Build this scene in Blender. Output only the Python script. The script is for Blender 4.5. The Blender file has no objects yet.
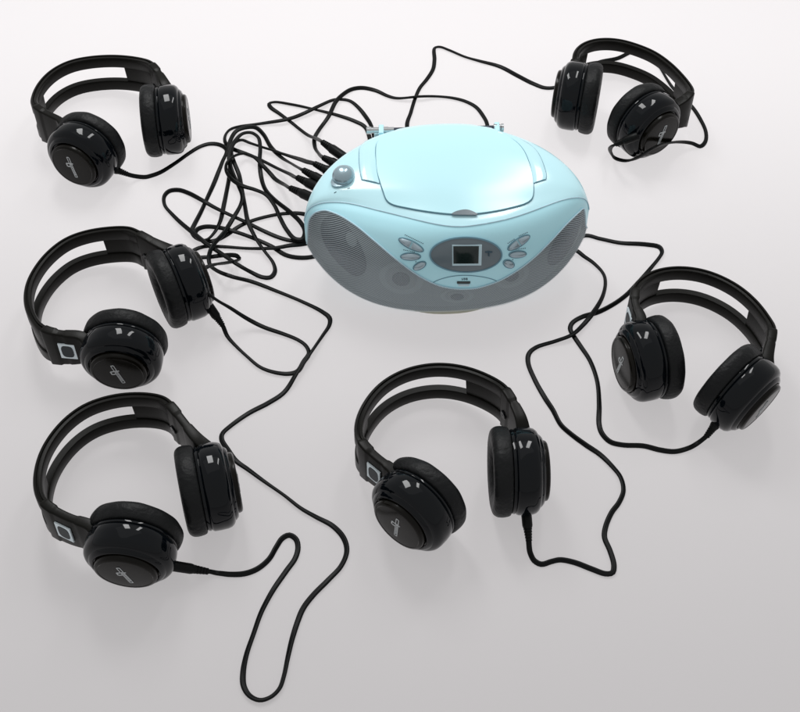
import bpy, math, random
import numpy as np
from mathutils import Vector
random.seed(4); rng = np.random.default_rng(4)
S = bpy.context.scene
COL = S.collection

# ------------------------------------------------------------------ camera model (metres)
FPX = 1300.0; TH = math.radians(50); D0 = 1.2
CAM = np.array([0, -D0*math.cos(TH), D0*math.sin(TH)])
RX = np.array([1., 0, 0]); FW = np.array([0, math.cos(TH), -math.sin(TH)]); UP = np.array([0, math.sin(TH), math.cos(TH)])
ZUP = np.array([0, 0, 1.])
def at(px, py, z=0.0):
    """point of the real scene at height z that was read off the photograph at (px, py)"""
    d = FW + (px-400)/FPX*RX - (py-356)/FPX*UP
    return CAM + (z-CAM[2])/d[2]*d
def proj(P):
    v = np.asarray(P)-CAM; k = FPX/(v@FW)
    return 400+k*(v@RX), 356-k*(v@UP)
def unit(v):
    v = np.asarray(v, float); return v/(np.linalg.norm(v)+1e-12)

# ------------------------------------------------------------------ materials
def mat(name, base, rough=.5, spec=.5, metal=0., coat=0., bump=None, mottle=None, alpha=None):
    m = bpy.data.materials.new(name); m.use_nodes = True
    n = m.node_tree.nodes; l = m.node_tree.links
    b = n['Principled BSDF']
    b.inputs['Base Color'].default_value = (*base, 1)
    b.inputs['Roughness'].default_value = rough
    b.inputs['Specular IOR Level'].default_value = spec
    b.inputs['Metallic'].default_value = metal
    b.inputs['Coat Weight'].default_value = coat
    b.inputs['Coat Roughness'].default_value = .06
    tc = n.new('ShaderNodeTexCoord')
    if mottle:
        sc, amt = mottle
        t = n.new('ShaderNodeTexNoise'); t.inputs['Scale'].default_value = sc; t.inputs['Detail'].default_value = 5
        l.new(tc.outputs['Object'], t.inputs['Vector'])
        r = n.new('ShaderNodeMapRange'); r.inputs['To Min'].default_value = 1-amt; r.inputs['To Max'].default_value = 1+amt
        l.new(t.outputs['Fac'], r.inputs['Value'])
        mx = n.new('ShaderNodeMix'); mx.data_type = 'RGBA'; mx.blend_type = 'MULTIPLY'; mx.inputs['Factor'].default_value = 1
        mx.inputs['A'].default_value = (*base, 1); l.new(r.outputs['Result'], mx.inputs['B'])
        l.new(mx.outputs['Result'], b.inputs['Base Color'])
        r2 = n.new('ShaderNodeMapRange'); r2.inputs['To Min'].default_value = max(.02, rough-.015); r2.inputs['To Max'].default_value = rough+.02
        l.new(t.outputs['Fac'], r2.inputs['Value']); l.new(r2.outputs['Result'], b.inputs['Roughness'])
    if bump:
        sc, st, dist = bump
        t = n.new('ShaderNodeTexNoise'); t.inputs['Scale'].default_value = sc; t.inputs['Detail'].default_value = 4
        l.new(tc.outputs['Object'], t.inputs['Vector'])
        bp = n.new('ShaderNodeBump'); bp.inputs['Strength'].default_value = st; bp.inputs['Distance'].default_value = dist
        l.new(t.outputs['Fac'], bp.inputs['Height']); l.new(bp.outputs['Normal'], b.inputs['Normal'])
    return m
M = {
 'ground': mat('pale_backdrop', (.80, .775, .782), .75, .15, mottle=(9, .006)),
 'matte': mat('matte_black_plastic', (.0055, .0052, .0042), .34, .10, bump=(900, .12, .0004), mottle=(60, .15)),
 'gloss': mat('gloss_black_plastic', (.0015, .0024, .0036), .05, .21, mottle=(45, .1)),
 'cap': mat('brown_black_cap', (.0046, .0040, .0028), .2, .13, mottle=(80, .2)),
 'leather': mat('black_leatherette', (.006, .0065, .007), .46, .16, bump=(200, .6, .0016), mottle=(120, .15)),
 'cloth': mat('driver_cloth', (.006, .006, .006), .9, .1, bump=(1200, .3, .0006)),
 'cable': mat('black_cable', (.0035, .004, .004), .4, .12, mottle=(90, .2)),
 'silverprint': mat('silver_print', (.45, .47, .48), .4, .4),
 'sticker': mat('white_sticker', (.68, .76, .80), .45, .3, mottle=(300, .08)),
 'stickerink': mat('sticker_ink', (.01, .016, .02), .45, .3),
 'shell': mat('pale_cyan_plastic', (.52, .80, .865), .15, .5, bump=(700, .02, .0003), mottle=(14, .012)),
 'lid': mat('pale_cyan_lid', (.51, .81, .87), .20, .42, mottle=(14, .012)),
 'panel': mat('cyan_front_plastic', (.49, .84, .93), .30, .4, mottle=(18, .015)),
 'gap': mat('shadow_gap_plastic', (.15, .28, .35), .6, .2),
 'baffle': mat('baffle_grey', (.18, .21, .225), .7, .2),
 'cone': mat('speaker_cone', (.04, .045, .06), .6, .25),
 'cone2': mat('speaker_ring', (.22, .26, .28), .6, .25),
 'trim': mat('grille_trim', (.45, .62, .70), .35, .5),
 'silver': mat('silver_plastic', (.34, .45, .50), .22, .6, metal=.55, mottle=(40, .05)),
 'button': mat('silver_button', (.36, .45, .50), .25, .5, metal=.5),
 'bezel': mat('grey_display_bezel', (.13, .165, .185), .22, .5),
 'frame': mat('pale_display_frame', (.50, .66, .72), .4, .4),
 'lcd': mat('dark_lcd', (.008, .016, .015), .12, .5),
 'ink': mat('grey_print', (.05, .09, .12), .6, .2),
 'chrome': mat('chrome', (.55, .57, .58), .15, .5, metal=1.0),
 'darkrod': mat('dark_rod', (.04, .05, .07), .25, .5, metal=.8),
 'base': mat('beige_base', (.42, .42, .33), .55, .3, mottle=(60, .06)),
}
def grille_material():
    m = bpy.data.materials.new('perforated_grille'); m.use_nodes = True
    n = m.node_tree.nodes; l = m.node_tree.links
    b = n['Principled BSDF']
    b.inputs['Base Color'].default_value = (.44, .51, .54, 1); b.inputs['Metallic'].default_value = .35
    b.inputs['Roughness'].default_value = .42
    uv = n.new('ShaderNodeUVMap'); uv.uv_map = 'mm'
    def math_(op, a=None, bb=None, v=None):
        q = n.new('ShaderNodeMath'); q.operation = op
        for i, x in enumerate((a, bb)):
            if x is None: continue
            if isinstance(x, (int, float)): q.inputs[i].default_value = x
            else: l.new(x, q.inputs[i])
        return q.outputs[0]
    mp = n.new('ShaderNodeMapping'); mp.inputs['Rotation'].default_value = (0, 0, math.radians(45))
    l.new(uv.outputs['UV'], mp.inputs['Vector'])
    sx = n.new('ShaderNodeSeparateXYZ'); l.new(mp.outputs['Vector'], sx.inputs[0])
    k = 2*math.pi/1.4
    s = math_('ADD', math_('COSINE', math_('MULTIPLY', sx.outputs[0], k)), math_('COSINE', math_('MULTIPLY', sx.outputs[1], k)))
    hole = math_('GREATER_THAN', s, -.10)
    tr = n.new('ShaderNodeBsdfTransparent')
    mix = n.new('ShaderNodeMixShader')
    l.new(hole, mix.inputs[0]); l.new(b.outputs[0], mix.inputs[1]); l.new(tr.outputs[0], mix.inputs[2])
    l.new(mix.outputs[0], n['Material Output'].inputs['Surface'])
    return m
M['grille'] = grille_material()

# ------------------------------------------------------------------ object helpers
def empty(name, loc, label, cat, group=None):
    o = bpy.data.objects.new(name, None); COL.objects.link(o); o.location = Vector(loc)
    o.empty_display_size = .02
    o['label'] = label; o['category'] = cat
    if group: o['group'] = group
    return o
def origin_of(o):
    p = np.zeros(3)
    while o is not None:
        p = p+np.array(o.location); o = o.parent
    return p
class MB:
    def __init__(s): s.v = []; s.f = []; s.uv = None
    def add(s, v, f):
        k = len(s.v); s.v += [tuple(map(float, p)) for p in v]; s.f += [tuple(i+k for i in q) for q in f]
        return s
    def build(s, name, m, parent=None, angle=35, base=None, uv=None):
        org = origin_of(parent)
        me = bpy.data.meshes.new(name)
        me.from_pydata([tuple(np.array(p)-org) for p in s.v], [], s.f)
        if uv is not None:
            lay = me.uv_layers.new(name='mm')
            for lp in me.loops: lay.data[lp.index].uv = uv[lp.vertex_index]
        import bmesh
        bm = bmesh.new(); bm.from_mesh(me)
        if uv is None: bmesh.ops.remove_doubles(bm, verts=bm.verts, dist=1e-6)
        bmesh.ops.recalc_face_normals(bm, faces=bm.faces)
        bm.to_mesh(me); bm.free()
        me.shade_smooth(); me.set_sharp_from_angle(angle=math.radians(angle))
        me.materials.append(m)
        o = bpy.data.objects.new(name, me); COL.objects.link(o)
        o.parent = parent
        return o
def catmull(P, n=12, closed=False):
    P = np.asarray(P, float); N = len(P); out = []
    def g(i): return P[i % N] if closed else (P[i] if 0 <= i < N else (2*P[0]-P[1] if i < 0 else 2*P[-1]-P[-2]))
    for i in range(N if closed else N-1):
        p0, p1, p2, p3 = g(i-1), g(i), g(i+1), g(i+2)
        d = [max(np.linalg.norm(b-a), 1e-9)**.5 for a, b in ((p0, p1), (p1, p2), (p2, p3))]
        m1 = ((p1-p0)/d[0]-(p2-p0)/(d[0]+d[1])+(p2-p1)/d[1])*d[1]
        m2 = ((p2-p1)/d[1]-(p3-p1)/(d[1]+d[2])+(p3-p2)/d[2])*d[1]
        for k in range(n):
            t = k/n; t2 = t*t; t3 = t2*t
            out.append((2*t3-3*t2+1)*p1+(t3-2*t2+t)*m1+(-2*t3+3*t2)*p2+(t3-t2)*m2)
    if not closed: out.append(P[-1])
    return np.array(out)
def resample(P, step):
    P = np.asarray(P, float); d = np.r_[0, np.cumsum(np.linalg.norm(np.diff(P, axis=0), axis=1))]
    n = max(2, int(round(d[-1]/step))+1); s = np.linspace(0, d[-1], n)
    return np.stack([np.interp(s, d, P[:, k]) for k in range(P.shape[1])], 1)
def gsmooth(P, sig):
    P = np.asarray(P, float); one = P.ndim == 1
    if one: P = P[:, None]
    r = int(3*sig+1); k = np.exp(-.5*(np.arange(-r, r+1)/sig)**2); k /= k.sum()
    head = 2*P[0]-P[1:r+1][::-1] if len(P) > r else np.repeat(P[:1], r, 0)
    tail = 2*P[-1]-P[-r-1:-1][::-1] if len(P) > r else np.repeat(P[-1:], r, 0)
    Q = np.vstack([head, P, tail])
    out = np.stack([np.convolve(Q[:, c], k, 'valid') for c in range(P.shape[1])], 1)
    return out[:, 0] if one else out
def sweep(mb, path, outs, ups, profs, cap=True, closed=False):
    """profile (list of (out, up) pairs, metres) carried along a path; profs is one profile or one per point"""
    N = len(path); V = []
    for i in range(N):
        pr = profs[i] if isinstance(profs[0], list) else profs
        for a, b in pr: V.append(path[i]+outs[i]*a+ups[i]*b)
    Mn = len(profs[0] if isinstance(profs[0], list) else profs)
    Fc = []
    for i in range(N if closed else N-1):
        j = (i+1) % N
        for k in range(Mn):
            l = (k+1) % Mn
            Fc.append((i*Mn+k, i*Mn+l, j*Mn+l, j*Mn+k))
    if cap and not closed:
        Fc.append(tuple(range(Mn))[::-1]); Fc.append(tuple((N-1)*Mn+k for k in range(Mn)))
    mb.add(V, Fc)
def rrect(w, h, r, n=3):
    p = []
    for cx, cy, a0 in ((w/2-r, h/2-r, 0), (-w/2+r, h/2-r, 90), (-w/2+r, -h/2+r, 180), (w/2-r, -h/2+r, 270)):
        for k in range(n+1):
            a = math.radians(a0+90*k/n); p.append((cx+r*math.cos(a), cy+r*math.sin(a)))
    return p
def axes(a):
    a = unit(a); e2 = unit(ZUP-a*(a@ZUP)) if abs(a[2]) < .95 else unit(np.array([0, 1., 0])-a*a[1])
    return a, unit(np.cross(e2, a)), e2
def lathe(mb, c, a, prof, seg=64, wob=None):
    """prof: list of (radius, distance along the axis)"""
    a, e1, e2 = axes(a); V = []; Fc = []; n = len(prof)
    for i in range(seg):
        t = 2*math.pi*i/seg; d = e1*math.cos(t)+e2*math.sin(t)
        for (r, h) in prof:
            rr = r*(1+(wob(t, r, h) if wob else 0)); V.append(c+d*rr+a*h)
    for i in range(seg):
        j = (i+1) % seg
        for k in range(n-1): Fc.append((i*n+k, j*n+k, j*n+k+1, i*n+k+1))
    mb.add(V, Fc)
def tube(mb, P, r, seg=10):
    P = np.asarray(P); T = np.gradient(P, axis=0); N = len(P); O = []; U = []
    u = np.array([0, 0, 1.])
    for i in range(N):
        t = unit(T[i]); u = u-t*(u@t)
        if np.linalg.norm(u) < .1: u = np.array([0, 1., 0])-t*t[1]
        u = unit(u); O.append(np.cross(u, t)); U.append(u)
    prof = [(r*math.cos(2*math.pi*k/seg), r*math.sin(2*math.pi*k/seg)) for k in range(seg)]
    sweep(mb, P, O, U, prof)

# ------------------------------------------------------------------ the surface everything lies on: made translucent so an added lamp beneath grades it and thins shadows
g = MB(); g.add([(-4, -3, 0), (4, -3, 0), (4, 5, 0), (-4, 5, 0)], [(0, 1, 2, 3)])
nt_ = M['ground'].node_tree; gt = nt_.nodes.new('ShaderNodeBsdfTranslucent'); gt.inputs['Color'].default_value = (.655, .634, .640, 1)
gm = nt_.nodes.new('ShaderNodeMixShader'); gm.inputs[0].default_value = .75
nt_.links.new(nt_.nodes['Principled BSDF'].outputs[0], gm.inputs[1]); nt_.links.new(gt.outputs[0], gm.inputs[2])
nt_.links.new(gm.outputs[0], nt_.nodes['Material Output'].inputs['Surface'])
go = g.build('table_surface', M['ground']); go['kind'] = 'structure'

# ------------------------------------------------------------------ headphones
R_CUP = .036
def fit_cup(Fp, Pp, back, e0=0., dyaw=0.):
    """centre and axis of a cup from where the middle of its cap and of its cushion are seen"""
    Fp = np.array(Fp); Pp = np.array(Pp)
    def model(p):
        x, y, yaw, e = p
        a = np.array([math.cos(yaw)*math.cos(e), math.sin(yaw)*math.cos(e), math.sin(e)])
        c = np.array([x, y, .0375*math.cos(e)+.02*abs(math.sin(e))])
        return c, a, c+.0235*a, c-(.015 if back else .0235)*a
    def res(p):
        c, a, A, B = model(p)
        return np.array([*(np.array(proj(A))-Fp), *(np.array(proj(B))-Pp), (p[3]-math.radians(e0))*80])
    m = at(*((Fp+Pp)/2), .037); best = None
    for y0 in np.linspace(-3.14, 3.14, 9):
        p = np.array([m[0], m[1], y0, math.radians(e0)])
        for it in range(50):
            r = res(p); J = np.array([(res(p+1e-5*np.eye(4)[i])-r)/1e-5 for i in range(4)]).T
            A = J.T@J
            p = p+np.clip(np.linalg.lstsq(A+1e-6*np.diag(np.diag(A)), -J.T@r, rcond=None)[0], -.2, .2)
        c = (res(p)**2).sum()
        if best is None or c < best[0]: best = (c, p)
    best[1][2] += math.radians(dyaw)
    c, a, _, _ = model(best[1])
    return c, a

def make_cup(root, c, a, logo_deg, soft):
    cup = MB()
    lathe(cup, c, a, [(.0, -.0075), (.033, -.0075), (.0345, -.007), (.0350, -.0055), (.0350, -.0048), (.0343, -.0042), (.0352, -.0034), (.0360, -.002), (.0362, .003), (.0360, .009),
                      (.0352, .0122), (.0335, .0145), (.0314, .0158), (.0307, .0160), (.0301, .0170), (.0284, .0188), (.0270, .0192), (.0262, .0188), (.0258, .0170), (.0, .0170)], 96)
    ear = cup.build('ear_cup', M['gloss'], root, 40)
    ph = rng.random(6)*6.28
    def wob(t, r, h):
        s = max(0, min(1, (-.008-h)/.010))
        return s*soft*(.010*math.sin(3*t+ph[0])+.006*math.sin(7*t+ph[1])+.004*math.sin(13*t+ph[2]))
    cu = MB()
    pr = []
    for k in range(25):
        t = math.radians(-100+k*(290/24))
        pr.append((.0265+.0110*math.copysign(abs(math.cos(t))**.75, math.cos(t)), -.0150-.0085*math.copysign(abs(math.sin(t))**.75, math.sin(t))))
    pr = [(.0335, -.0074), (.0362, -.0085)]+[(.0374, -.0125), (.0376, -.0160), (.0369, -.0195), (.0348, -.0222), (.0315, -.0234), (.0280, -.0232), (.0240, -.0222), (.0205, -.0200), (.0188, -.0170), (.0182, -.0130), (.0182, -.0085)]
    P = catmull(np.array(pr), 4)
    lathe(cu, c, a, [tuple(q) for q in P], 96, wob)
    cu.build('ear_cushion', M['leather'], ear, 60)
    dr = MB(); lathe(dr, c, a, [(.0185, -.0100), (.012, -.0108), (0, -.0112)], 48); dr.build('driver_cover', M['cloth'], ear, 60)
    cp = MB(); lathe(cp, c, a, [(.0252, .0172), (.0252, .0205), (.0247, .0222), (.0236, .0231), (.0222, .0234), (.0216, .0231), (.0208, .0232), (.012, .0236), (0, .0237)], 72)
    cp.build('ear_cup_cap', M['cap'], ear, 30)
    # printed emblem: a long bar with a small ringed letter hooked on it
    _, e1, e2 = axes(a); q = math.radians(logo_deg)
    v = e2*math.cos(q)+e1*math.sin(q); h = np.cross(v, a)
    L = MB(); base = c+a*.0236
    def bar(u0, v0, u1, v1, w):
        u0, v0, u1, v1 = (q_*.84 for q_ in (u0, v0, u1, v1)); p0 = base+h*u0+v*v0; p1 = base+h*u1+v*v1; d = unit(p1-p0); n = np.cross(a, d)*w/2
        b = [p0-n, p0+n, p1+n, p1-n]
        L.add([x for x in b]+[x+a*.0005 for x in b], [(4, 5, 6, 7), (0, 1, 5, 4), (1, 2, 6, 5), (2, 3, 7, 6), (3, 0, 4, 7)])
    bar(-.0015, -.0150, -.0015, .0150, .00055); bar(.0015, -.0150, .0015, .0150, .00055)
    bar(-.0015, .0150, .0015, .0150, .0007); bar(-.0015, -.0150, .0015, -.0150, .0007)
    for k in range(9): bar(-.0007, -.0118+k*.0022, .0008, -.0112+k*.0022, .0009)
    sgn = 1
    for p0, p1 in (((-.0060, .0010), (-.0060, .0055)), ((-.0060, .0055), (-.0015, .0055)), ((-.0060, .0010), (-.0015, .0010)), ((-.0015, .0055), (.0036, .0055))):
        bar(p0[0], p0[1], p1[0], p1[1], .0010)
    L.build('cup_emblem', M['silverprint'], ear, 30)
    return ear

def headphones(label, cupL, cupR, left_arm, rim, right_arm, logos, sticker=True, soft=1.):
    cL, aL = fit_cup(*cupL); cR, aR = fit_cup(*cupR)
    mid = (cL+cR)/2
    root = empty('headphones', (mid[0], mid[1], 0), label, 'headphones', 'headphones lying around the boombox')
    W = .043
    n = len(rim); far = .046; near = .058
    # top edge of the band as seen, with the height of that edge
    px = [*left_arm, *rim, *right_arm]
    zs = []
    for i in range(len(left_arm)): zs.append(near)
    for i in range(n):
        t = abs(2*i/(n-1)-1); zs.append(far+(near-far)*t**2)
    for i in range(len(right_arm)): zs.append(near)
    P = np.array([at(p[0], p[1], z) for p, z in zip(px, zs)])
    seamL, seamR = P[len(left_arm)], P[len(left_arm)+n-1]
    def attach(c, a, frm):
        d = (frm-c); d[2] = 0; d = d-a*(d@a); d = unit(d)
        s = c+a*.009
        return s+d*.029, s
    iL, oL = attach(cL, aL, P[0]); iR, oR = attach(cR, aR, P[-1])
    # centre line of the band
    full = np.vstack([[iL+ZUP*.016], P, [iR+ZUP*.016]])
    path = gsmooth(resample(catmull(full, 16), .002), 3.2)
    N = len(path)
    T = np.gradient(path, axis=0); T[:, 2] *= .6
    ups = []; outs = []
    for i in range(N):
        t = unit(T[i]); u = unit(ZUP-t*t[2]); ups.append(u); outs.append(unit(np.cross(u, t)))
    ups = np.array(ups); outs = np.array(outs)
    kL = int(np.argmin(np.linalg.norm(path-seamL, axis=1))); kR = int(np.argmin(np.linalg.norm(path-seamR, axis=1)))
    # slot ends
    web = int(.046/.002)
    sL, sR = kL+web, kR-web
    ws = np.full(N, W); 
    for i in range(N):
        if i < kL: ws[i] = .031+(W+.002-.031)*(i/kL)**.8
        if i > kR: ws[i] = .031+(W+.002-.031)*((N-1-i)/(N-1-kR))**.8
    cen = path-ups*(ws/2)[:, None]-outs*.0035
    band = MB(); rh = .0125
    pr_r = [(.0036, -rh/2+.001), (.0036, rh/2-.0012), (.0028, rh/2), (.0010, rh/2+.0003), (.0005, rh/2-.0012), (-.0002, rh/2-.0012), (-.0008, rh/2+.0001), (-.0030, rh/2), (-.0038, rh/2-.0012),
            (-.0038, -rh/2+.0012), (-.0030, -rh/2), (.0028, -rh/2)]
    sl = slice(kL, kR+1)
    sweep(band, (cen+ups*(W/2-rh/2))[sl], outs[sl], ups[sl], pr_r)
    sweep(band, (cen-ups*(W/2-rh/2))[sl], outs[sl], ups[sl], [(a, -b) for a, b in pr_r][::-1])
    for i0, i1 in ((kL, sL), (sR, kR)):
        s2 = slice(i0, i1+1)
        sweep(band, cen[s2], outs[s2], ups[s2], rrect(.0048, W-rh*2+.004, .0008, 2))
    band.build('headband', M['matte'], root, 35)
    def arm(i0, i1, flip):
        mb = MB(); idx = list(range(i0, i1+1)); profs = []
        for i in idx:
            d = (i if flip else N-1-i)*.002           # distance from the cup end
            far_ = ((kL-i) if flip else (i-kR))*.002    # distance from the seam
            th = .0088 if far_ < .016 else .0074
            if d < .03: th = .0088+.003*(1-d/.03)
            if far_ < .0012: th -= .001
            h = ws[i]+(.0012 if .0008 < far_ < .016 else 0)
            profs.append(rrect(th, h, .0016, 3))
        sweep(mb, cen[idx], outs[idx], ups[idx], profs)
        return mb.build('slider_arm', M['matte'], root, 35)
    armL = arm(0, kL, True); armR = arm(kR, N-1, False)
    if sticker:
        k = max(4, kL-int(.025/.002)); st = MB(); ink = MB()
        c = cen[k]+outs[k]*.0044; t = unit(T[k]); u = ups[k]; o = outs[k]
        s = .0075
        def quad(mb, x0, y0, x1, y1, off, w=None):
            b = [c+t*x0+u*y0+o*off, c+t*x1+u*y0+o*off, c+t*x1+u*y1+o*off, c+t*x0+u*y1+o*off]
            mb.add([q-o*.0012 for q in b]+b, [(4, 5, 6, 7), (0, 1, 5, 4), (1, 2, 6, 5), (2, 3, 7, 6), (3, 0, 4, 7)])
        quad(st, -s, -.0095, s, .0095, .0006)
        stk = st.build('sticker', M['sticker'], armL, 30)
        ring = [(.0054*math.copysign(abs(math.cos(q))**.6, math.cos(q)), .0074*math.copysign(abs(math.sin(q))**.6, math.sin(q))) for q in np.linspace(0, 2*math.pi, 28, endpoint=False)]
        b = [c+t*x+u*y+o*.0010 for x, y in ring]
        ink.add(b+[q-o*.0008 for q in b], [tuple(range(28))]+[(i, (i+1) % 28, 28+(i+1) % 28, 28+i) for i in range(28)])
        ink.build('sticker_mark', M['stickerink'], armL, 30)
    # small round-headed screw on the inner face of the right arm
    k = min(N-5, kR+int(.011/.002)); sc = MB()
    lathe(sc, cen[k]-outs[k]*.0042-ups[k]*.003, -outs[k], [(.0042, 0), (.0042, .0010), (.0034, .0016), (.0008, .0016), (.0008, .0011), (0, .0011)], 24)
    sc.build('screw', M['gloss'], armR, 30)
    make_cup(root, cL, aL, logos[0], soft); make_cup(root, cR, aR, logos[1], soft)
    return root, (cL, aL), (cR, aR)
def crop(scale, ox, oy, pts): return [(ox+x/scale, oy+y/scale) for x, y in pts]

c2 = lambda p: crop(3.955, 10, 30, p)
H1 = headphones('black headphones in the upper left corner, left of the cord tangle',
    ((72.5, 166.5), (91.4, 144.3), 1), ((186, 118.5), (146.5, 122), 0),
    c2([(205, 372), (145, 338)]), c2([(84, 300), (82, 262), (108, 207), (160, 155), (230, 119), (310, 102), (400, 96), (470, 100), (530, 110), (568, 124)]), c2([(604, 168), (628, 210)]), (-11, 5), sticker=False)
c3 = lambda p: crop(3.3333, 10, 210, p)
H2 = headphones('black headphones at middle left with a folded cord lying over their right cup',
    ((118, 374.4), (125.5, 339), 1, -3), ((200, 278.5), (163.6, 289.5), 0, 2),
    c3([(245, 425), (170, 420)]), c3([(95, 400), (60, 357), (44, 305), (50, 245), (78, 188), (122, 135), (182, 90), (252, 65), (330, 53), (398, 52), (432, 66)]), c3([(472, 88), (505, 104)]), (-14, 0))
c6 = lambda p: crop(3.39, 590, 250, p)
H3 = headphones('black headphones at the right edge, below and right of the pale boombox',
    ((622.4, 360.6), (669, 359.7), 0, 0, 10), ((758, 405), (724, 378), 0, -10),
    c6([(170, 240), (142, 190)]), c6([(143, 122), (172, 90), (222, 63), (300, 52), (380, 61), (450, 85), (520, 125), (580, 180), (618, 232), (635, 262)]), c6([(626, 320), (615, 372)]), (12, 0))
c4 = lambda p: crop(3.2375, 20, 380, p)
H4 = headphones('black headphones at lower left, the long bottom cord loop leaving their near cup',
    ((125, 574.6), (135.8, 531), 1, -5), ((236, 482), (183, 492.7), 0),
    c4([(235, 482), (170, 462), (105, 432)]), c4([(60, 400), (42, 352), (42, 300), (61, 230), (100, 165), (150, 112), (210, 72), (280, 48), (350, 37), (420, 38), (468, 48), (492, 66)]), c4([(540, 125), (585, 180)]), (-15, 0))
c5 = lambda p: crop(3.236, 340, 350, p)
H5 = headphones('black headphones in the bottom centre, in front of the boombox',
    ((395.6, 529), (428, 493.7), 1), ((547.7, 470.5), (490, 472), 0),
    c5([(178, 405), (120, 362)]), c5([(52, 292), (45, 250), (55, 205), (85, 150), (130, 101), (190, 65), (250, 46), (320, 38), (390, 45), (450, 62), (510, 90), (545, 115)]), c5([(577, 168), (603, 222)]), (5, 0))
c7 = lambda p: crop(4.21, 530, 20, p)
H6 = headphones('black headphones in the upper right corner with cord threaded behind the headband',
    ((555, 93.6), (597.7, 99.6), 0), ((663, 138.8), (635.7, 112.6), 1),
    [], c7([(176, 160), (200, 108), (250, 82), (310, 73), (380, 78), (450, 97), (530, 130), (600, 180), (650, 230), (682, 270), (696, 300)]), c7([(678, 325)]), (10, 15), sticker=False)

# ------------------------------------------------------------------ boombox
BA = .1335; YAW = math.radians(3.2); BC = np.array([.0440, .110, 0])
ca, sa = math.cos(YAW), math.sin(YAW)
def b2w(p):
    p = np.asarray(p, float); x, y, z = p[..., 0], p[..., 1], p[..., 2]
    return np.stack([BC[0]+ca*x-sa*y, BC[1]+sa*x+ca*y, z], -1)
#        y at the middle (lens shaped to 0 at the tips), z at the middle, z at the tips, exponents
SU = [-1, -.94, -.84, -.67, -.5, -.33, -.16, 0, .1, .33, .47, .61, .76, .9, .95, 1]
SY = [0, -2.5, -4, -9, -20, -29, -39, -46, -46, -40.5, -34.5, -26, -15.5, -8, -4.5, 0]
_su = np.linspace(-1, 1, 401); _sy = gsmooth(np.interp(_su, SU, SY), 14)/1000
def keys(u):
    a = abs(u); w = max(0., 1-a**2.25)**.74; wb = max(0., 1-a**2.3)**.80
    zb = .0035+.040*a**4+.004*a**12
    ys = min(float(np.interp(u, _su, _sy)), 0)*min(1, (1-a)/.03); dz = -.018*a**10-.012*a**40
    zs = .1035+dz; yf = -.0640*w
    zt = lambda zc, ze: ze+(zc-ze)*(1-a*a)+dz
    front = [(-.0560*w, zb), (-.0625*w, zb+.006*(1-a**6)), (-.0655*w, .6*zb+.4*(zs-.013)-.004*(1-a**6)), (yf, .25*zb+.75*(zs-.013)), (ys+(yf-ys)*.58, zs-.0110), (ys+(yf-ys)*.28, zs-.0035), (ys, zs)]
    top = [(ys*.62, zt(.1070, .1045)), (ys*.1+.007*wb, zt(.1130, .1052)), (.050*wb, zt(.1150, .1050)), (.080*wb, zt(.1105, .1030)), (.0935*wb, zt(.1025, .0990))]
    back = [(.1000*wb, zt(.092, .090)), (.1010*wb, .5*zb+.5*zt(.092, .09)), (.0920*wb, zb+.003), (.086*wb, zb)]
    return np.array(front), np.array(top), np.array(back)
def spl(K, n): return catmull(K, n)
def resamp_t(K, t):
    q = catmull(K, 10); return q
NU = 401
US = np.sin(np.linspace(-math.pi/2, math.pi/2, NU))
NT = 161
FRONT = np.zeros((NU, NT, 3)); TOPN = 121; TOP = np.zeros((NU, TOPN, 3)); BK = np.zeros((NU, 41, 3))
for i, u in enumerate(US):
    fr, tp, bk = keys(u)
    allk = np.vstack([fr, tp, bk]); nf, nt = len(fr), len(tp)
    q = catmull(np.c_[allk[:, 0], allk[:, 1]]+np.arange(len(allk))[:, None]*1e-7, 12)
    segs = [q[:(nf-1)*12+1], q[(nf-1)*12:(nf+nt-1)*12+1], q[(nf+nt-1)*12:]]
    for seg, arr in zip(segs, (FRONT, TOP, BK)):
        n = arr.shape[1]; s = np.linspace(0, len(seg)-1, n)
        # spread evenly along the profile
        d = np.r_[0, np.cumsum(np.linalg.norm(np.diff(seg, axis=0), axis=1))]
        ss = np.linspace(0, d[-1], n)
        arr[i, :, 0] = BA*u; arr[i, :, 1] = np.interp(ss, d, seg[:, 0]); arr[i, :, 2] = np.interp(ss, d, seg[:, 1])
def normals(G):
    du = np.gradient(G, axis=0); dt = np.gradient(G, axis=1)
    n = np.cross(du, dt); n /= (np.linalg.norm(n, axis=2, keepdims=True)+1e-12); return n
GF, GT = b2w(FRONT), b2w(TOP)
NF, NTP = normals(GF), normals(GT)
def sgn_fix(N, ref):
    s = np.sign((N*ref).sum(-1, keepdims=True)); s[s == 0] = 1; return N*s
NF = sgn_fix(NF, np.array([0, -1., .35])); NTP = sgn_fix(NTP, np.array([0, 0, 1.]))
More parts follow.
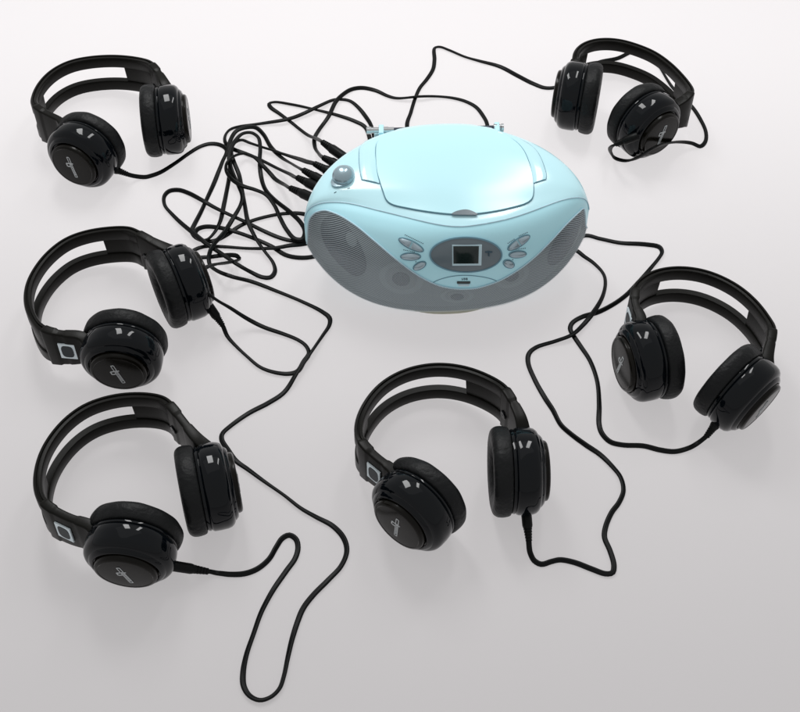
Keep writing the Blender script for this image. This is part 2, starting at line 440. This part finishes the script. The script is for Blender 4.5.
# tidy the normals right at the pointed ends
for N_ in (NF, NTP):
    N_[:4] = N_[4]; N_[-4:] = N_[-5]
def pj_grid(G):
    v = G-CAM; k = FPX/(v@FW); return np.stack([400+k*(v@RX), 356-k*(v@UP)], -1)
PF, PT = pj_grid(GF), pj_grid(GT)
def find(PG, px, py):
    d = (PG[..., 0]-px)**2+(PG[..., 1]-py)**2
    i, j = np.unravel_index(np.argmin(d), d.shape)
    i = min(max(i, 1), PG.shape[0]-2); j = min(max(j, 1), PG.shape[1]-2)
    J = np.array([(PG[i+1, j]-PG[i-1, j])/2, (PG[i, j+1]-PG[i, j-1])/2]).T
    try: s = np.clip(np.linalg.solve(J, np.array([px, py])-PG[i, j]), -1, 1)
    except Exception: s = (0, 0)
    return i+s[0], j+s[1]
def bil(G, i, j):
    i = min(max(i, 0), G.shape[0]-1.001); j = min(max(j, 0), G.shape[1]-1.001)
    a, b = int(i), int(j); s, t = i-a, j-b
    return G[a, b]*(1-s)*(1-t)+G[a+1, b]*s*(1-t)+G[a, b+1]*(1-s)*t+G[a+1, b+1]*s*t
front_ = (GF, NF, PF); top_ = (GT, NTP, PT)
def surf(which, ij, off=0.): return bil(which[0], *ij)+unit(bil(which[1], *ij))*off

box = empty('boombox', (BC[0], BC[1], 0), 'pale cyan lens shaped CD boombox with grey speaker grille in the middle of the headphones', 'boombox')
# where the grille meets the panel, on the front surface
gpx = [(307.5, 226), (309.5, 219), (315, 213), (325, 210.5), (340, 216), (360, 229), (379, 245), (402, 264), (426, 280), (441, 286.5), (457, 289), (476, 288.5), (499, 281), (523, 266.5), (546, 246), (565, 225.5), (580, 211), (585, 207)]
gij = sorted(find(PF, *p) for p in gpx)
gi = np.array([q[0] for q in gij]); gj = np.array([q[1] for q in gij])
print('grille edge', [(round(a), round(b)) for a, b in gij])
GB = np.interp(np.arange(NU), np.r_[0, gi[0]-2, gi, gi[-1]+2, NU-1], np.r_[6, 8, gj, gj[-1]*.6, 6])
GB = gsmooth(GB, 4); GB = np.clip(GB, 6, NT-12)
J0 = 5.0
def grid_mesh(rows):
    A = np.array(rows); n, m = A.shape[:2]
    V = A.reshape(-1, 3); Fc = [(i*m+j, (i+1)*m+j, (i+1)*m+j+1, i*m+j+1) for i in range(n-1) for j in range(m-1)]
    return V, Fc
IDX = np.arange(0, NU, 2)
# upper shell, back and underside
sh = MB()
rows = []
for i in IDX:
    r = [GT[i, j] for j in range(0, TOPN, 3)]
    r += [b2w(BK[i, j]) for j in range(2, 41, 2)]
    r += [b2w(FRONT[i, 0]*np.array([1, .5, 1])), GF[i, 0], GF[i, 2], bil(GF, i, J0)]
    rows.append(r)
sh.add(*grid_mesh(rows)); sh.build('cabinet', M['shell'], box, 50)
# white front panel between grille and seam
fp = MB(); rows = [[bil(GF, i, GB[i]+(NT-1-GB[i])*k/20) for k in range(21)] for i in IDX]
fp.add(*grid_mesh(rows)); fp.build('front_panel', M['panel'], box, 60)
bf = MB(); rows = []
for i in IDX:
    d = .0045*min(1, (GB[i]-J0)/20)
    r = [bil(GF, i, J0)]+[surf(front_, (i, J0+(GB[i]-J0)*k/14), -d) for k in range(15)]+[bil(GF, i, GB[i])]
    rows.append(r)
bf.add(*grid_mesh(rows)); baf = bf.build('speaker_baffle', M['baffle'], box, 50)
# perforated grille, in front of the baffle
gr = MB(); rows = []; uv = []
for i in IDX:
    col_ = []
    for k in range(17):
        p = surf(front_, (i, J0-1+(GB[i]+1.2-J0)*k/16), .0007*min(1, (GB[i]-J0)/10)); col_.append(p)
    rows.append(col_)
A = np.array(rows); su = np.cumsum(np.r_[0, np.linalg.norm(np.diff(A[:, 8], axis=0), axis=1)])
for a in range(A.shape[0]):
    sv = np.cumsum(np.r_[0, np.linalg.norm(np.diff(A[a], axis=0), axis=1)])
    for k in range(17): uv.append((su[a]*1000, sv[k]*1000))
gr.add(*grid_mesh(rows)); grl = gr.build('speaker_grille', M['grille'], box, 60, uv=uv)
tr = MB(); tp = np.array([surf(front_, (i, GB[i]+.8), .0006) for i in range(6, NU-6, 3) if GB[i] > 14]); tube(tr, tp, .00075, 8)
tr.build('grille_trim', M['trim'], box, 60)

def patch(name, m, which, outline, off, parent, skirt=.0015, rings=6, dome=0., smooth=4, dense=True, angle=40):
    """a shape lying on the boombox surface: outline points read off the photo, given real thickness"""
    O = catmull(np.array(outline, float), smooth, True) if smooth > 1 else np.array(outline, float)
    ij = np.array([find(which[2], *p) for p in O]); c = ij.mean(0); n = len(ij)
    mb = MB(); V = [surf(which, c, off+dome)]; Fc = []
    for r in range(1, rings+1):
        f = r/rings
        for q in ij: V.append(surf(which, c+(q-c)*f, off+dome*(1-f*f)))
    for q in ij: V.append(surf(which, c+(q-c)*1.0, off-skirt))
    for k in range(n):
        l = (k+1) % n; Fc.append((0, 1+k, 1+l))
        for r in range(rings): Fc.append((1+r*n+k, 1+(r+1)*n+k, 1+(r+1)*n+l, 1+r*n+l))
    mb.add(V, Fc); return mb.build(name, m, parent, angle)
def strip(mb, which, pts, width, off, smooth=6, closed=False):
    O = catmull(np.array(pts, float), smooth, closed) if smooth > 1 else np.array(pts, float)
    P = np.array([surf(which, find(which[2], *p), off) for p in O]); N_ = np.array([unit(bil(which[1], *find(which[2], *p))) for p in O])
    P = gsmooth(P, 1.0) if not closed else P
    T = np.gradient(P, axis=0)
    outs = [unit(np.cross(unit(t), nn)) for t, nn in zip(T, N_)]
    sweep(mb, P, outs, N_, [(-width/2, -.0012), (-width/2, 0), (width/2, 0), (width/2, -.0012)], closed=closed)
def ell(cx, cy, a, b, deg=0, n=24, pw=1.):
    q = math.radians(deg); o = []
    for k in range(n):
        t = 2*math.pi*k/n; x = a*math.copysign(abs(math.cos(t))**pw, math.cos(t)); y = b*math.copysign(abs(math.sin(t))**pw, math.sin(t))
        o.append((cx+x*math.cos(q)-y*math.sin(q), cy+x*math.sin(q)+y*math.cos(q)))
    return o
fz = lambda p: crop(5.333, 390, 210, p)
def fe(cx, cy, a, b, deg=0, pw=1.): return ell(390+cx/5.333, 210+cy/5.333, a/5.333, b/5.333, deg, pw=pw)
# speakers behind the grille
d = -.0038
patch('speaker_cone', M['cone'], front_, [(318, 226), (323, 218), (331, 215), (343, 223), (356, 241), (364, 262), (363, 275), (354, 279), (339, 269), (326, 254), (319, 239)], d, baf)
patch('dust_cap', M['baffle'], front_, ell(350, 240, 5, 8, -20), d+.0012, baf, dome=.001)
patch('speaker_cone', M['cone'], front_, [(582, 212), (574.7, 219), (564.8, 232), (557, 245), (550.5, 261), (553, 268), (563, 264), (574, 250), (581, 236), (584, 223)], d, baf)
for cx, cy, a, b, dg in ((400.5, 281, 23, 16, 12), (457.5, 299, 17, 7, 0), (513, 278, 19, 12, -22)):
    patch('speaker_cone', M['cone2'], front_, ell(cx, cy, a, b, dg), d, baf)
    patch('speaker_cone', M['baffle'], front_, ell(cx, cy, a*.72, b*.72, dg), d+.0005, baf)
    patch('dust_cap', M['cone'], front_, ell(cx, cy+.5, a*.40, b*.42, dg), d+.0010, baf)
# seam between upper shell and front
sm = MB(); sp = np.array([surf(front_, (i, NT-2), .0003) for i in range(5, NU-5, 3)]); tube(sm, sp, .0005, 6); sm.build('shell_seam', M['trim'], box, 60)
# display
bz = patch('display', M['bezel'], front_, fe(404, 237, 187, 88), .0010, box, rings=8, dome=.0012)
rim_ = MB(); strip(rim_, front_, fe(404, 237, 190, 91), .0013, .0014, smooth=3, closed=True); rim_.build('display_rim', M['gap'], bz)
patch('screen_frame', M['frame'], front_, fz([(331, 183), (487, 181), (484, 287), (331, 289)]), .0028, bz, smooth=1, rings=2)
patch('screen', M['lcd'], front_, fz([(337, 188), (470, 187), (468, 276), (337, 277)]), .0032, bz, smooth=1, rings=2, skirt=.0006)
pr_ = MB(); strip(pr_, front_, fz([(506, 219), (542, 219)]), .0009, .0029, 4); strip(pr_, front_, fz([(524, 214), (524, 240)]), .0009, .0030, 4); pr_.build('display_print', M['ink'], bz)
# buttons
def rocker(cx, cy, a, b, deg):
    q = math.radians(deg)
    for s in (-1, 1):
        pts = []
        for k in range(13):
            t = math.radians(-90+180*k/12); x = s*(4+(a-4)*math.cos(t)); y = b*math.sin(t)
            pts.append((390+(cx+x*math.cos(q)-y*math.sin(q))/5.333, 210+(cy+x*math.sin(q)+y*math.cos(q))/5.333))
        patch('button', M['button'], front_, pts, .0014, box, rings=3, dome=.0012, smooth=1)
rocker(113, 186, 68, 17, 26); rocker(686, 174, 64, 17, -33)
for a in ((110, 248, 49, 16, 0), (158, 297, 33, 15, -27), (680, 236, 42, 15, -4), (633, 287, 26, 17, 22)):
    patch('button', M['button'], front_, fe(*a), .0014, box, rings=4, dome=.0014, smooth=2)
for a in ((113, 186, 73, 22, 26), (686, 174, 69, 22, -33), (110, 248, 54, 20, 0), (158, 297, 37, 19, -27), (680, 236, 47, 19, -4), (633, 287, 31, 21, 22)):
    rr = MB(); strip(rr, front_, fe(*a), .0007, .0005, smooth=3, closed=True); rr.build('button_surround', M['gap'], box)
pm = MB()
def dashes(x0, y0, x1, y1, n):
    for k in range(n):
        f0, f1 = (k+.08)/n, (k+.80)/n
        strip(pm, front_, fz([(x0+(x1-x0)*f0, y0+(y1-y0)*f0), (x0+(x1-x0)*f1, y0+(y1-y0)*f1)]), .0007, .0003, 2)
dashes(78, 131, 180, 181, 12); dashes(70, 212, 134, 225, 7); dashes(134, 274, 152, 283, 2)
pm.build('panel_print', M['ink'], box); pm = MB()
dashes(626, 180, 666, 153, 5); dashes(686, 140, 736, 118, 6); dashes(660, 212, 726, 203, 7); dashes(640, 272, 660, 262, 2)
pm.build('panel_print', M['ink'], box)
# slot flap
ar = MB(); strip(ar, front_, fz([(222, 390), (262, 371), (320, 355), (380, 348.5), (430, 349), (490, 356), (540, 367), (568, 378)]), .0006, .0004, 6); ar.build('flap_line', M['gap'], box)
patch('slot', M['lcd'], front_, fz([(357, 380), (428, 380), (428, 391), (357, 391)]), .0006, box, smooth=1, rings=2)
ub = MB()
for st_ in ([(384, 363), (384, 370), (387, 372), (391, 371), (392, 363)], [(402, 364), (398, 363), (396, 366), (401, 368), (401, 371), (395, 372)], [(407, 372), (406, 363), (411, 363), (411, 367), (407, 367.5), (412, 369), (411, 372), (407, 372)]):
    strip(ub, front_, fz([(x*1.05-20, y) for x, y in st_]), .0004, .0004, 3)
ub.build('slot_print', M['ink'], box)
patch('slot_lip', M['frame'], front_, fz([(362, 394), (424, 394), (420, 403), (366, 403)]), .0008, box, smooth=1, rings=2)

# lid, handle, knob on the top
lz = lambda p: crop(3.81, 350, 110, p)
LID = lz([(100, 160), (104, 132), (125, 110), (170, 86), (230, 67), (300, 56), (355, 54), (420, 55), (480, 66), (540, 84), (590, 102), (632, 128), (660, 160), (680, 205), (692, 245), (697, 290), (693, 336), (675, 354), (600, 377), (520, 392), (440, 400), (380, 398), (300, 389), (220, 375), (160, 360), (141, 345), (127, 310), (115, 275), (104, 235)])
lid = patch('cd_lid', M['lid'], top_, LID, .0018, box, rings=14, smooth=5, skirt=.0022, angle=60)
ls = MB(); LC = np.mean(LID, 0); strip(ls, top_, [tuple(LC+(np.array(p)-LC)*1.006) for p in LID], .0011, .0007, smooth=4, closed=True); ls.build('lid_gap', M['gap'], box)
patch('thumb_notch', M['bezel'], top_, lz([(387, 402), (400, 393), (425, 386), (445, 385), (468, 392), (486, 403), (440, 405)]), .0024, lid, rings=3, smooth=3, skirt=.0012)
def handle_side(name, pts):
    return patch(name, M['shell'], top_, pts, .0011, box, rings=8, smooth=1, skirt=.002, angle=50)
HL = lz([(112, 281), (45, 266), (39, 235), (36, 200), (36, 165), (39, 143), (60, 122), (90, 104), (122, 92), (170, 77), (215, 64), (226, 64), (175, 81), (128, 104), (101, 130), (96, 160), (99, 200), (104, 245)])
HR = lz([(699, 280), (746, 265), (748, 250), (738, 215), (724, 180), (702, 148), (665, 122), (625, 103), (590, 92), (545, 76), (500, 65), (488, 65), (540, 81), (590, 99), (635, 124), (664, 157), (684, 203), (695, 248)])
def ringstrip(name, pts, n):
    # pts: tip edge, outer edge to the back, inner edge home; quads between outer and inner
    h = pts[1:n+1]; inn = (pts[n+1:]+[pts[0]])[::-1]
    def rs(p): return resample(catmull(np.array(p, float), 8), 1.0)
    A_, B_ = rs(h), rs(inn); m = 60
    A_ = np.array([A_[int(k)] for k in np.linspace(0, len(A_)-1, m)]); B_ = np.array([B_[int(k)] for k in np.linspace(0, len(B_)-1, m)])
    mb = MB(); V = []; Fc = []; w = 7
    for a, b in zip(A_, B_):
        ia, ib = np.array(find(PT, *a)), np.array(find(PT, *b))
        V.append(surf(top_, ia, -.001))
        for k in range(w): V.append(surf(top_, ia+(ib-ia)*k/(w-1), .0013-(.0006 if k in (0, w-1) else 0)))
        V.append(surf(top_, ib, -.001))
    q = w+2
    for i in range(m-1):
        for k in range(q-1): Fc.append((i*q+k, (i+1)*q+k, (i+1)*q+k+1, i*q+k+1))
    Fc.append(tuple(range(q))); mb.add(V, Fc)
    return mb.build(name, M['shell'], box, 40)
ringstrip('carry_handle_arm', HL, 10); ringstrip('carry_handle_arm', HR, 10)
hg = MB(); strip(hg, top_, [HL[0], HL[1]]+HL[1:8], .0009, .0008, smooth=3); hg.build('handle_gap', M['gap'], box); hg = MB(); strip(hg, top_, [HR[0], HR[1]]+HR[1:8], .0009, .0008, smooth=3)
hg.build('handle_gap', M['gap'], box)
# volume knob
kn_b = patch('knob_base', M['silver'], top_, [(331.5, 184.5), (334, 178), (338, 171), (344, 167), (351, 168.5), (354.5, 173), (354, 179), (349, 184.5), (341, 187.5), (334, 187.5)], .0022, box, rings=5, smooth=4, skirt=.003, dome=.0006)
kp = find(PT, 343.6, 178.2); kc = surf(top_, kp, .002); kn = unit(unit(bil(NTP, *kp))+ZUP*1.2)
km = MB(); lathe(km, kc, kn, [(.0100, -.002), (.0102, .001), (.0098, .003), (.0088, .0055), (.0070, .0078), (.0045, .0093), (.002, .0099), (0, .0100)], 40)
km.build('knob', M['silver'], kn_b, 60)
mk = MB(); strip(mk, top_, [(333.5, 193.5), (337, 191.5)], .0006, .0003, 2); strip(mk, top_, [(346.5, 189), (351, 187.8)], .0006, .0003, 2); mk.build('knob_print', M['ink'], box)
# base pad and rubber lip
bs = MB(); ring = []
for k in range(64):
    t = 2*math.pi*k/64; u = .56*math.copysign(abs(math.cos(t))**.9, math.cos(t)); s = math.sin(t)
    w = (1-abs(u)**2.15)
    ring.append((BA*u*.86, (-.0585 if s < 0 else .085)*abs(s)**.8))
R0 = [b2w(np.array([x, y, .0005])) for x, y in ring]; R1 = [b2w(np.array([x, y, .0055])) for x, y in ring]
bs.add(R0+R1, [(k, (k+1) % 64, 64+(k+1) % 64, 64+k) for k in range(64)]+[tuple(range(64)), tuple(range(64, 128))]); bs.build('base', M['base'], box, 40)
# antenna along the back edge
a0, a1 = at(366.5, 130.5, .096), at(503, 127.5, .096)
dd = a1-a0; an = MB(); tube(an, np.array([a0+dd*f for f in (0, .1, .5, 1.)]), .0022, 12); ant = an.build('antenna', M['darkrod'], box, 50)
for f0, f1, r, mm in ((0, .035, .0036, 'chrome'), (.035, .09, .0029, 'chrome'), (.12, .16, .0031, 'chrome'), (.16, .20, .0027, 'chrome'), (.93, .955, .0036, 'chrome'), (.962, .98, .0032, 'chrome'), (.985, 1.004, .0037, 'chrome')):
    q = MB(); tube(q, np.array([a0+dd*f for f in np.linspace(f0, f1, 4)]), r, 14); q.build('antenna_ferrule', M[mm], ant, 40)
for f in (.108, .955):
    p = a0+dd*f; q = MB(); 
    pr = rrect(.0050, .013, .001, 2); sweep(q, np.array([p+np.array([0, -.008, -.003]), p+np.array([0, .004, -.003])]), [RX, RX], [ZUP, ZUP], pr)
    sweep(q, np.array([p+np.array([0, -.016, -.0085]), p+np.array([0, .004, -.0085])]), [RX, RX], [ZUP, ZUP], rrect(.014, .007, .001, 2))
    q.build('antenna_clip', M['shell'], box, 40)

# ------------------------------------------------------------------ cords
CR = .0017
LAID = []
def w(x, y): return ('w', x, y)
def cord(label, pts, plug_a, plug_b):
    """pts: (px, py) on the table, (px, py, z) at a height, ('w', x, y) hidden table points. plug = (px0, py0, z0, px1, py1, z1): nose and tail"""
    P = []; Z = []
    for p in pts:
        if p[0] == 'w': P.append([p[1], p[2]]); Z.append(CR)
        else:
            z = p[2] if len(p) > 2 else CR
            q = at(p[0], p[1], z); P.append([q[0], q[1]]); Z.append(z)
    if plug_a: e = at(*plug_a[:3])*.12+at(*plug_a[3:])*.88; P.insert(0, [e[0], e[1]]); Z.insert(0, e[2])
    if plug_b: e = at(*plug_b[:3])*.12+at(*plug_b[3:])*.88; P.append([e[0], e[1]]); Z.append(e[2])
    q = resample(catmull(np.c_[P, Z], 10), .0022)
    xy, z = q[:, :2], np.maximum(q[:, 2], CR)
    n = len(xy); req = z.copy()
    prev = np.vstack(LAID) if LAID else np.zeros((0, 3))
    for i in range(n):
        c = [prev[:, :2], prev[:, 2]] if len(prev) else [np.zeros((0, 2)), np.zeros(0)]
        own = max(0, i-14)
        A_ = np.vstack([c[0], xy[:own]]); B_ = np.r_[c[1], req[:own]]
        if len(A_):
            m = ((A_-xy[i])**2).sum(1) < .0042**2
            if m.any(): req[i] = max(req[i], min(B_[m].max()+.0030, .013))
    d = np.abs(np.arange(n)[:, None]-np.arange(n)[None])*.0022
    lift = ((req-z)[None]*np.exp(-(d/.014)**2)).max(1)
    z2 = z+gsmooth(lift, 2.0)
    LAID.append(np.c_[xy, z2])
    pos = np.c_[xy, z2]
    k = (z2-z)/(CAM[2]-z); pos[:, :2] += (CAM[:2]-pos[:, :2])*k[:, None]
    wob_ = gsmooth(rng.normal(size=(n, 2)), 7)*.0014; wob_ *= np.minimum(1, np.minimum(np.arange(n), n-1-np.arange(n))/12)[:, None]; pos[:, :2] += wob_
    T = np.gradient(pos, axis=0); outs = []; ups = []
    ph = rng.random()*6; s = np.arange(n)*.0022
    tw = .5*np.sin(s/.06+ph)+.5*np.sin(s/.023+2*ph)
    for i in range(n):
        t = unit(T[i]); u = unit(ZUP-t*t[2]); o = np.cross(u, t)
        a = tw[i]; outs.append(o*math.cos(a)+u*math.sin(a)); ups.append(u*math.cos(a)-o*math.sin(a))
    prof = [(.00235*math.cos(t)*(1.0), .00155*math.sin(t)*(1-.28*math.cos(t)**8-.30*math.exp(-(math.cos(t)/.28)**2))) for t in np.linspace(0, 2*math.pi, 20, endpoint=False)]
    root = empty('headphone_cord', (pos[0][0], pos[0][1], 0), label, 'cord', 'black cords from headphones to boombox')
    mb = MB(); sweep(mb, pos, outs, ups, prof); mb.build('cable', M['cable'], root, 60)
    for pl, R0, end in ((plug_a, 1.0, 0), (plug_b, 1.15, -1)):
        if pl is None: continue
        p0, p1 = at(*pl[:3]), at(*pl[3:]); L = np.linalg.norm(p1-p0)
        body = [(0, 0), (.0038, 0), (.0043, .001), (.0044, .006), (.0043, L*.55), (.0039, L*.60)]
        nr = 5
        for r in range(nr):
            f0 = L*(.62+.38*r/nr); f1 = L*(.62+.38*(r+.62)/nr); f2 = L*(.62+.38*(r+1)/nr); rr = .0036-.0011*r/nr
            body += [(rr, f0), (rr, f1), (rr-.0007, f1+.0002), (rr-.0007, f2)]
        body += [(.0018, L), (0, L)]
        b = MB(); lathe(b, p0, p1-p0, [(r*R0, h) for r, h in body], 24); b.build('plug', M['cable'], root, 40)
    return root
ZP = .046   # height of the sockets in the boombox side
# upper right pair: behind the headband, behind the boombox, to the topmost socket
cord('black cord from the upper right headphones, bent sharply above the boombox',
     [(615, 144.5, .040), (611, 147.5, .030), (611, 153, .014), (615, 158.5, .004), (625, 161, .004), (640, 156.5, .02), (653, 148, .034), (667, 143.5, .026), (682, 142.2, .012), (692, 143.5, .006), (700, 146.5), (704.5, 142), (705, 132), (699, 118), (691, 106), (672, 87), (657, 63), (647, 53), (634, 51.5), (618, 58.5), (600, 62), (583, 70), (568, 82), (556, 87.5), (545, 88), (533, 83.5), (517, 75.5), (500, 67), (480, 61.5), (465, 57), (450, 50.5), (440, 47), (435, 48), (434.5, 60), (433, 69), (427, 79), (420, 88), (416, 97), (411, 112), (407, 126), w(.022, .262), w(.0, .262), w(-.022, .262),
      (366, 128), (355, 121.5), (338, 115.5), (315, 109.5), (292, 104.5), (275, 102), (269, 103.5), (270, 107), (280, 114.5), (297, 127), (308, 135.5, .006), (317, 139, .022), (323, 142.5, ZP)],
     (638, 136, .052, 615, 144.5, .040), (345, 158, ZP, 322, 142, ZP))
cord('black cord from the right edge headphones to the right end of the boombox',
     [(705.5, 437.5, .008), (699, 443, .003), (690, 448), (675, 451.5), (660, 450), (643, 446), (622, 445), (610, 442), (602, 434), (599, 425), (599, 405), (597, 380), (590, 360), (580, 345), (573, 335), (570, 329), (572, 323), (582, 317), (598, 312.5), (615, 304), (627, 295), (637, 284), (650, 269), (659, 258), (662, 252), (659, 247), (645, 244.5), (620, 243), (600, 239), (584, 236), w(.150, .118), w(.135, .150), w(.110, .205), w(.05, .255), w(.0, .262), w(-.018, .260),
      (372, 127), (366, 117), (358, 107), (350, 101), (342, 99.5), (334, 100), (320, 106), (305, 113), (290, 118.5), (262, 123.5), (240, 126.5), (230, 130), (225.5, 136), (226, 143), (233, 149), (246, 154), (262, 161), (278, 169, .005), (290, 174.5, .018), (298, 178.5, ZP-.006)],
     (725, 412, .028, 706, 437, .008), (322, 190, ZP, 297, 177.5, ZP-.006))
cord('black cord winding up from the bottom centre headphones to the boombox',
     [(529, 543, .006), (530, 552), (534, 560), (541, 563.5), (551, 561), (560, 559.5), (575, 562.5), (592, 569), (606, 574), (612.5, 573), (614, 566), (610, 551), (605, 538), (606, 528), (612, 513), (619, 503), (623.5, 491), (621, 478), (613, 467), (601, 455), (586, 445), (572, 435), (561, 425), (553, 410), (545, 398), (535, 380), (528, 362), (529, 353), (536, 347), (555, 341), (571, 335), (582, 326), (594, 312), (603, 297), (606, 283), (604, 274), (595, 264), (585, 257), (573, 250), w(.135, .110), w(.120, .150), w(.110, .195), w(.10, .240), w(.090, .262),
      (487, 125), (483, 116), (476, 107), (466, 101.5), (455, 98.5), (440, 96.8), (420, 96.5), (397, 98), (388, 96), (375, 90.5), (362, 88), (352, 89.5), (343, 95), (336, 102), (328, 117), (318, 131), (314.5, 138), (315, 147, .006), (319, 154, .022), (324, 158, ZP)],
     (525.5, 505, .016, 529, 542, .006), (343, 168, ZP, 323, 157.5, ZP))
cord('black cord entering the tangle from the upper left headphones',
     [(128, 174.5, .010), (137, 176.5, .004), (147, 177), (160, 173), (175, 164), (190, 153), (200, 147), (210, 144), (220, 145), (226.5, 150), (222, 162), (218, 172), (212, 188), (202, 210), (194, 226), (192, 231), (195, 237), (202, 240.5), (213, 241), (226, 235), (240, 226), (252, 221), (268, 216.5), (285, 213.5), (303, 213.5), w(-.062, .170), w(-.048, .152), w(-.060, .138), (311, 257), (298, 257.5), (286, 255), (272, 246.5), (255, 239), (238, 233), (222, 228.5), (206, 227), (198, 229.5), (195.5, 234), (199, 240), (206, 240), (213, 234), (220, 222), (224, 205), (227, 190), (229.5, 175), (230, 160), (228.5, 150), (230, 140), (236, 131), (246, 127.5), (255, 127.5), (263, 134), (271, 147), (281, 157, .004), (293, 164.5, .018), (303, 170.5, ZP-.003)],
     (103, 165, .020, 128, 174.5, .010), (329, 185, ZP, 303, 170, ZP-.003))
cord('black cord of the middle left headphones, folded over their right cup',
     [(223, 326, .008), (227, 336, .003), (234, 345), (247, 357), (261, 368), (276, 373), (290, 374), (298, 371.5), (304, 362), (309, 354), (306, 346.5), (299, 341), (285, 335), (263, 327, .004), (248, 319, .010), (231, 308, .024), (214, 298, .040), (203, 288, .050), (199, 278, .054), (204, 268.5, .046), (214, 264.5, .034), (226, 263, .018), (235, 261.5, .008), (239, 259), (236, 256, .006), (222, 255.5, .004), (208, 257), (196, 257), (190, 254), (195, 249.5), (205, 246.5), (222, 247), (250, 248.5), (275, 248), (290, 245.5), (304, 244), w(-.064, .155), w(-.064, .150), (306, 240.5),
      (293, 241), (280, 238), (262, 230.5), (246, 222.5), (231, 215.5), (215, 207.5), (200, 199), (188, 193), (178, 190), (169, 191), (164, 196), (164.5, 205), (172, 214), (182, 223.5), (195, 234), (208, 244.5), (222, 254), (235, 263), (250, 272), (262, 277.5), (270, 277.5), (274.5, 272), (273, 263), (265, 252), (257, 240.5), (248, 222), (244.5, 205), (242, 190), (239, 175), (234, 162), (231, 152), (234, 143), (241, 140), (250, 143), (265, 148), (280, 153), (296, 158, .016), (315, 164, ZP)],
     (207, 303, .024, 223, 326, .008), (341, 178, ZP, 314, 163.5, ZP))
cord('longest black cord, looping down to the bottom edge from the lower left headphones',
     [(209, 571.5, .005), (218, 573.5), (230, 574.5), (245, 573.5), (258, 568.5), (269, 559), (276, 547), (282, 538.5), (289, 535.5), (296, 540), (298, 549), (295, 559), (286, 571), (275, 587), (267, 601), (260, 615), (253, 634), (246, 654), (242.5, 672), (243, 686), (249, 696), (259, 700.5), (270, 697.5), (279, 689), (283.5, 677), (288, 656), (292, 638), (297, 622), (303, 608), (313, 595), (328, 580), (341, 566), (347, 551), (344, 538), (333, 526), (316, 517), (300, 508), (282, 494), (262, 480), (247, 469), (236, 461), (228, 450), (222, 440), (222.5, 434), (230, 426.5), (248, 413.5), (268, 403), (284, 392), (297, 372), (310, 354), (323, 335), (329, 325), (329, 318), (322, 312), (300, 301), (275, 291), (252, 282), (232, 277), (217, 271), (210, 265), (209, 256), (213, 245.5), (223, 234), (233, 219), (241, 205), (242.5, 196), (239, 186), (233, 172), (229.5, 160), (230.5, 150), (236, 140), (243, 133.5), (251, 132.5), (258, 137), (260, 147), (259.5, 160), (261, 175), (266, 190), (275, 200), (290, 212), (301, 223), (305, 232), (302, 239), (295, 238.5), (287, 230), (280, 217), (275, 206), (266, 195), (254, 189.5), (243, 186), (232, 179), (226, 170), (227, 162), (234, 156), (244, 153.5), (254, 157), (263, 166), (274, 178), (283, 184, .012), (291, 188.5, ZP-.010)],
     (168, 565, .022, 209, 571.5, .005), (319, 201, ZP, 290, 188, ZP-.010))

# ------------------------------------------------------------------ light
wd = bpy.data.worlds.new('World'); S.world = wd; wd.use_nodes = True
bg = wd.node_tree.nodes['Background']; bg.inputs['Color'].default_value = (1, 1, 1, 1); bg.inputs['Strength'].default_value = .54
def area(name, loc, target, sx, sy, power, col=(1, 1, 1)):
    L = bpy.data.lights.new(name, 'AREA'); L.shape = 'RECTANGLE'; L.size = sx; L.size_y = sy; L.energy = power; L.color = col
    o = bpy.data.objects.new(name, L); COL.objects.link(o); o.location = loc
    o.rotation_euler = (Vector(target)-Vector(loc)).to_track_quat('-Z', 'Y').to_euler(); return o
area('softbox_lamp', (-.15, .55, 1.5), (0, .25, 0), 1.5, 1.2, 1.5)
area('window_lamp', (-.34, .85, 1.25), (-.1, .1, 0), .30, .66, 10)
area('window_lamp', (.40, .85, 1.25), (.2, .1, 0), .17, .66, 5.6)
area('added_under_table_fill', (0, .52, -.7), (0, .52, 0), 3.0, .3, 12.5)      # added unseen below the sheet's far end, for the backdrop gradient and weaker shadows

# ------------------------------------------------------------------ camera and render settings
cd = bpy.data.cameras.new('Camera'); cam = bpy.data.objects.new('Camera', cd); COL.objects.link(cam)
cd.sensor_fit = 'HORIZONTAL'; cd.sensor_width = 36; cd.lens = FPX/800*36; cd.clip_start = .02; cd.clip_end = 50
cam.location = Vector(CAM); cam.rotation_euler = (math.radians(90)-TH, 0, 0)
S.camera = cam
S.render.engine = 'CYCLES'
S.view_settings.view_transform = 'Standard'; S.view_settings.look = 'None'; S.view_settings.gamma = 1; S.view_settings.exposure = 0
S.render.resolution_x = 1024; S.render.resolution_y = 911
S.cycles.max_bounces = 8; S.cycles.transparent_max_bounces = 16
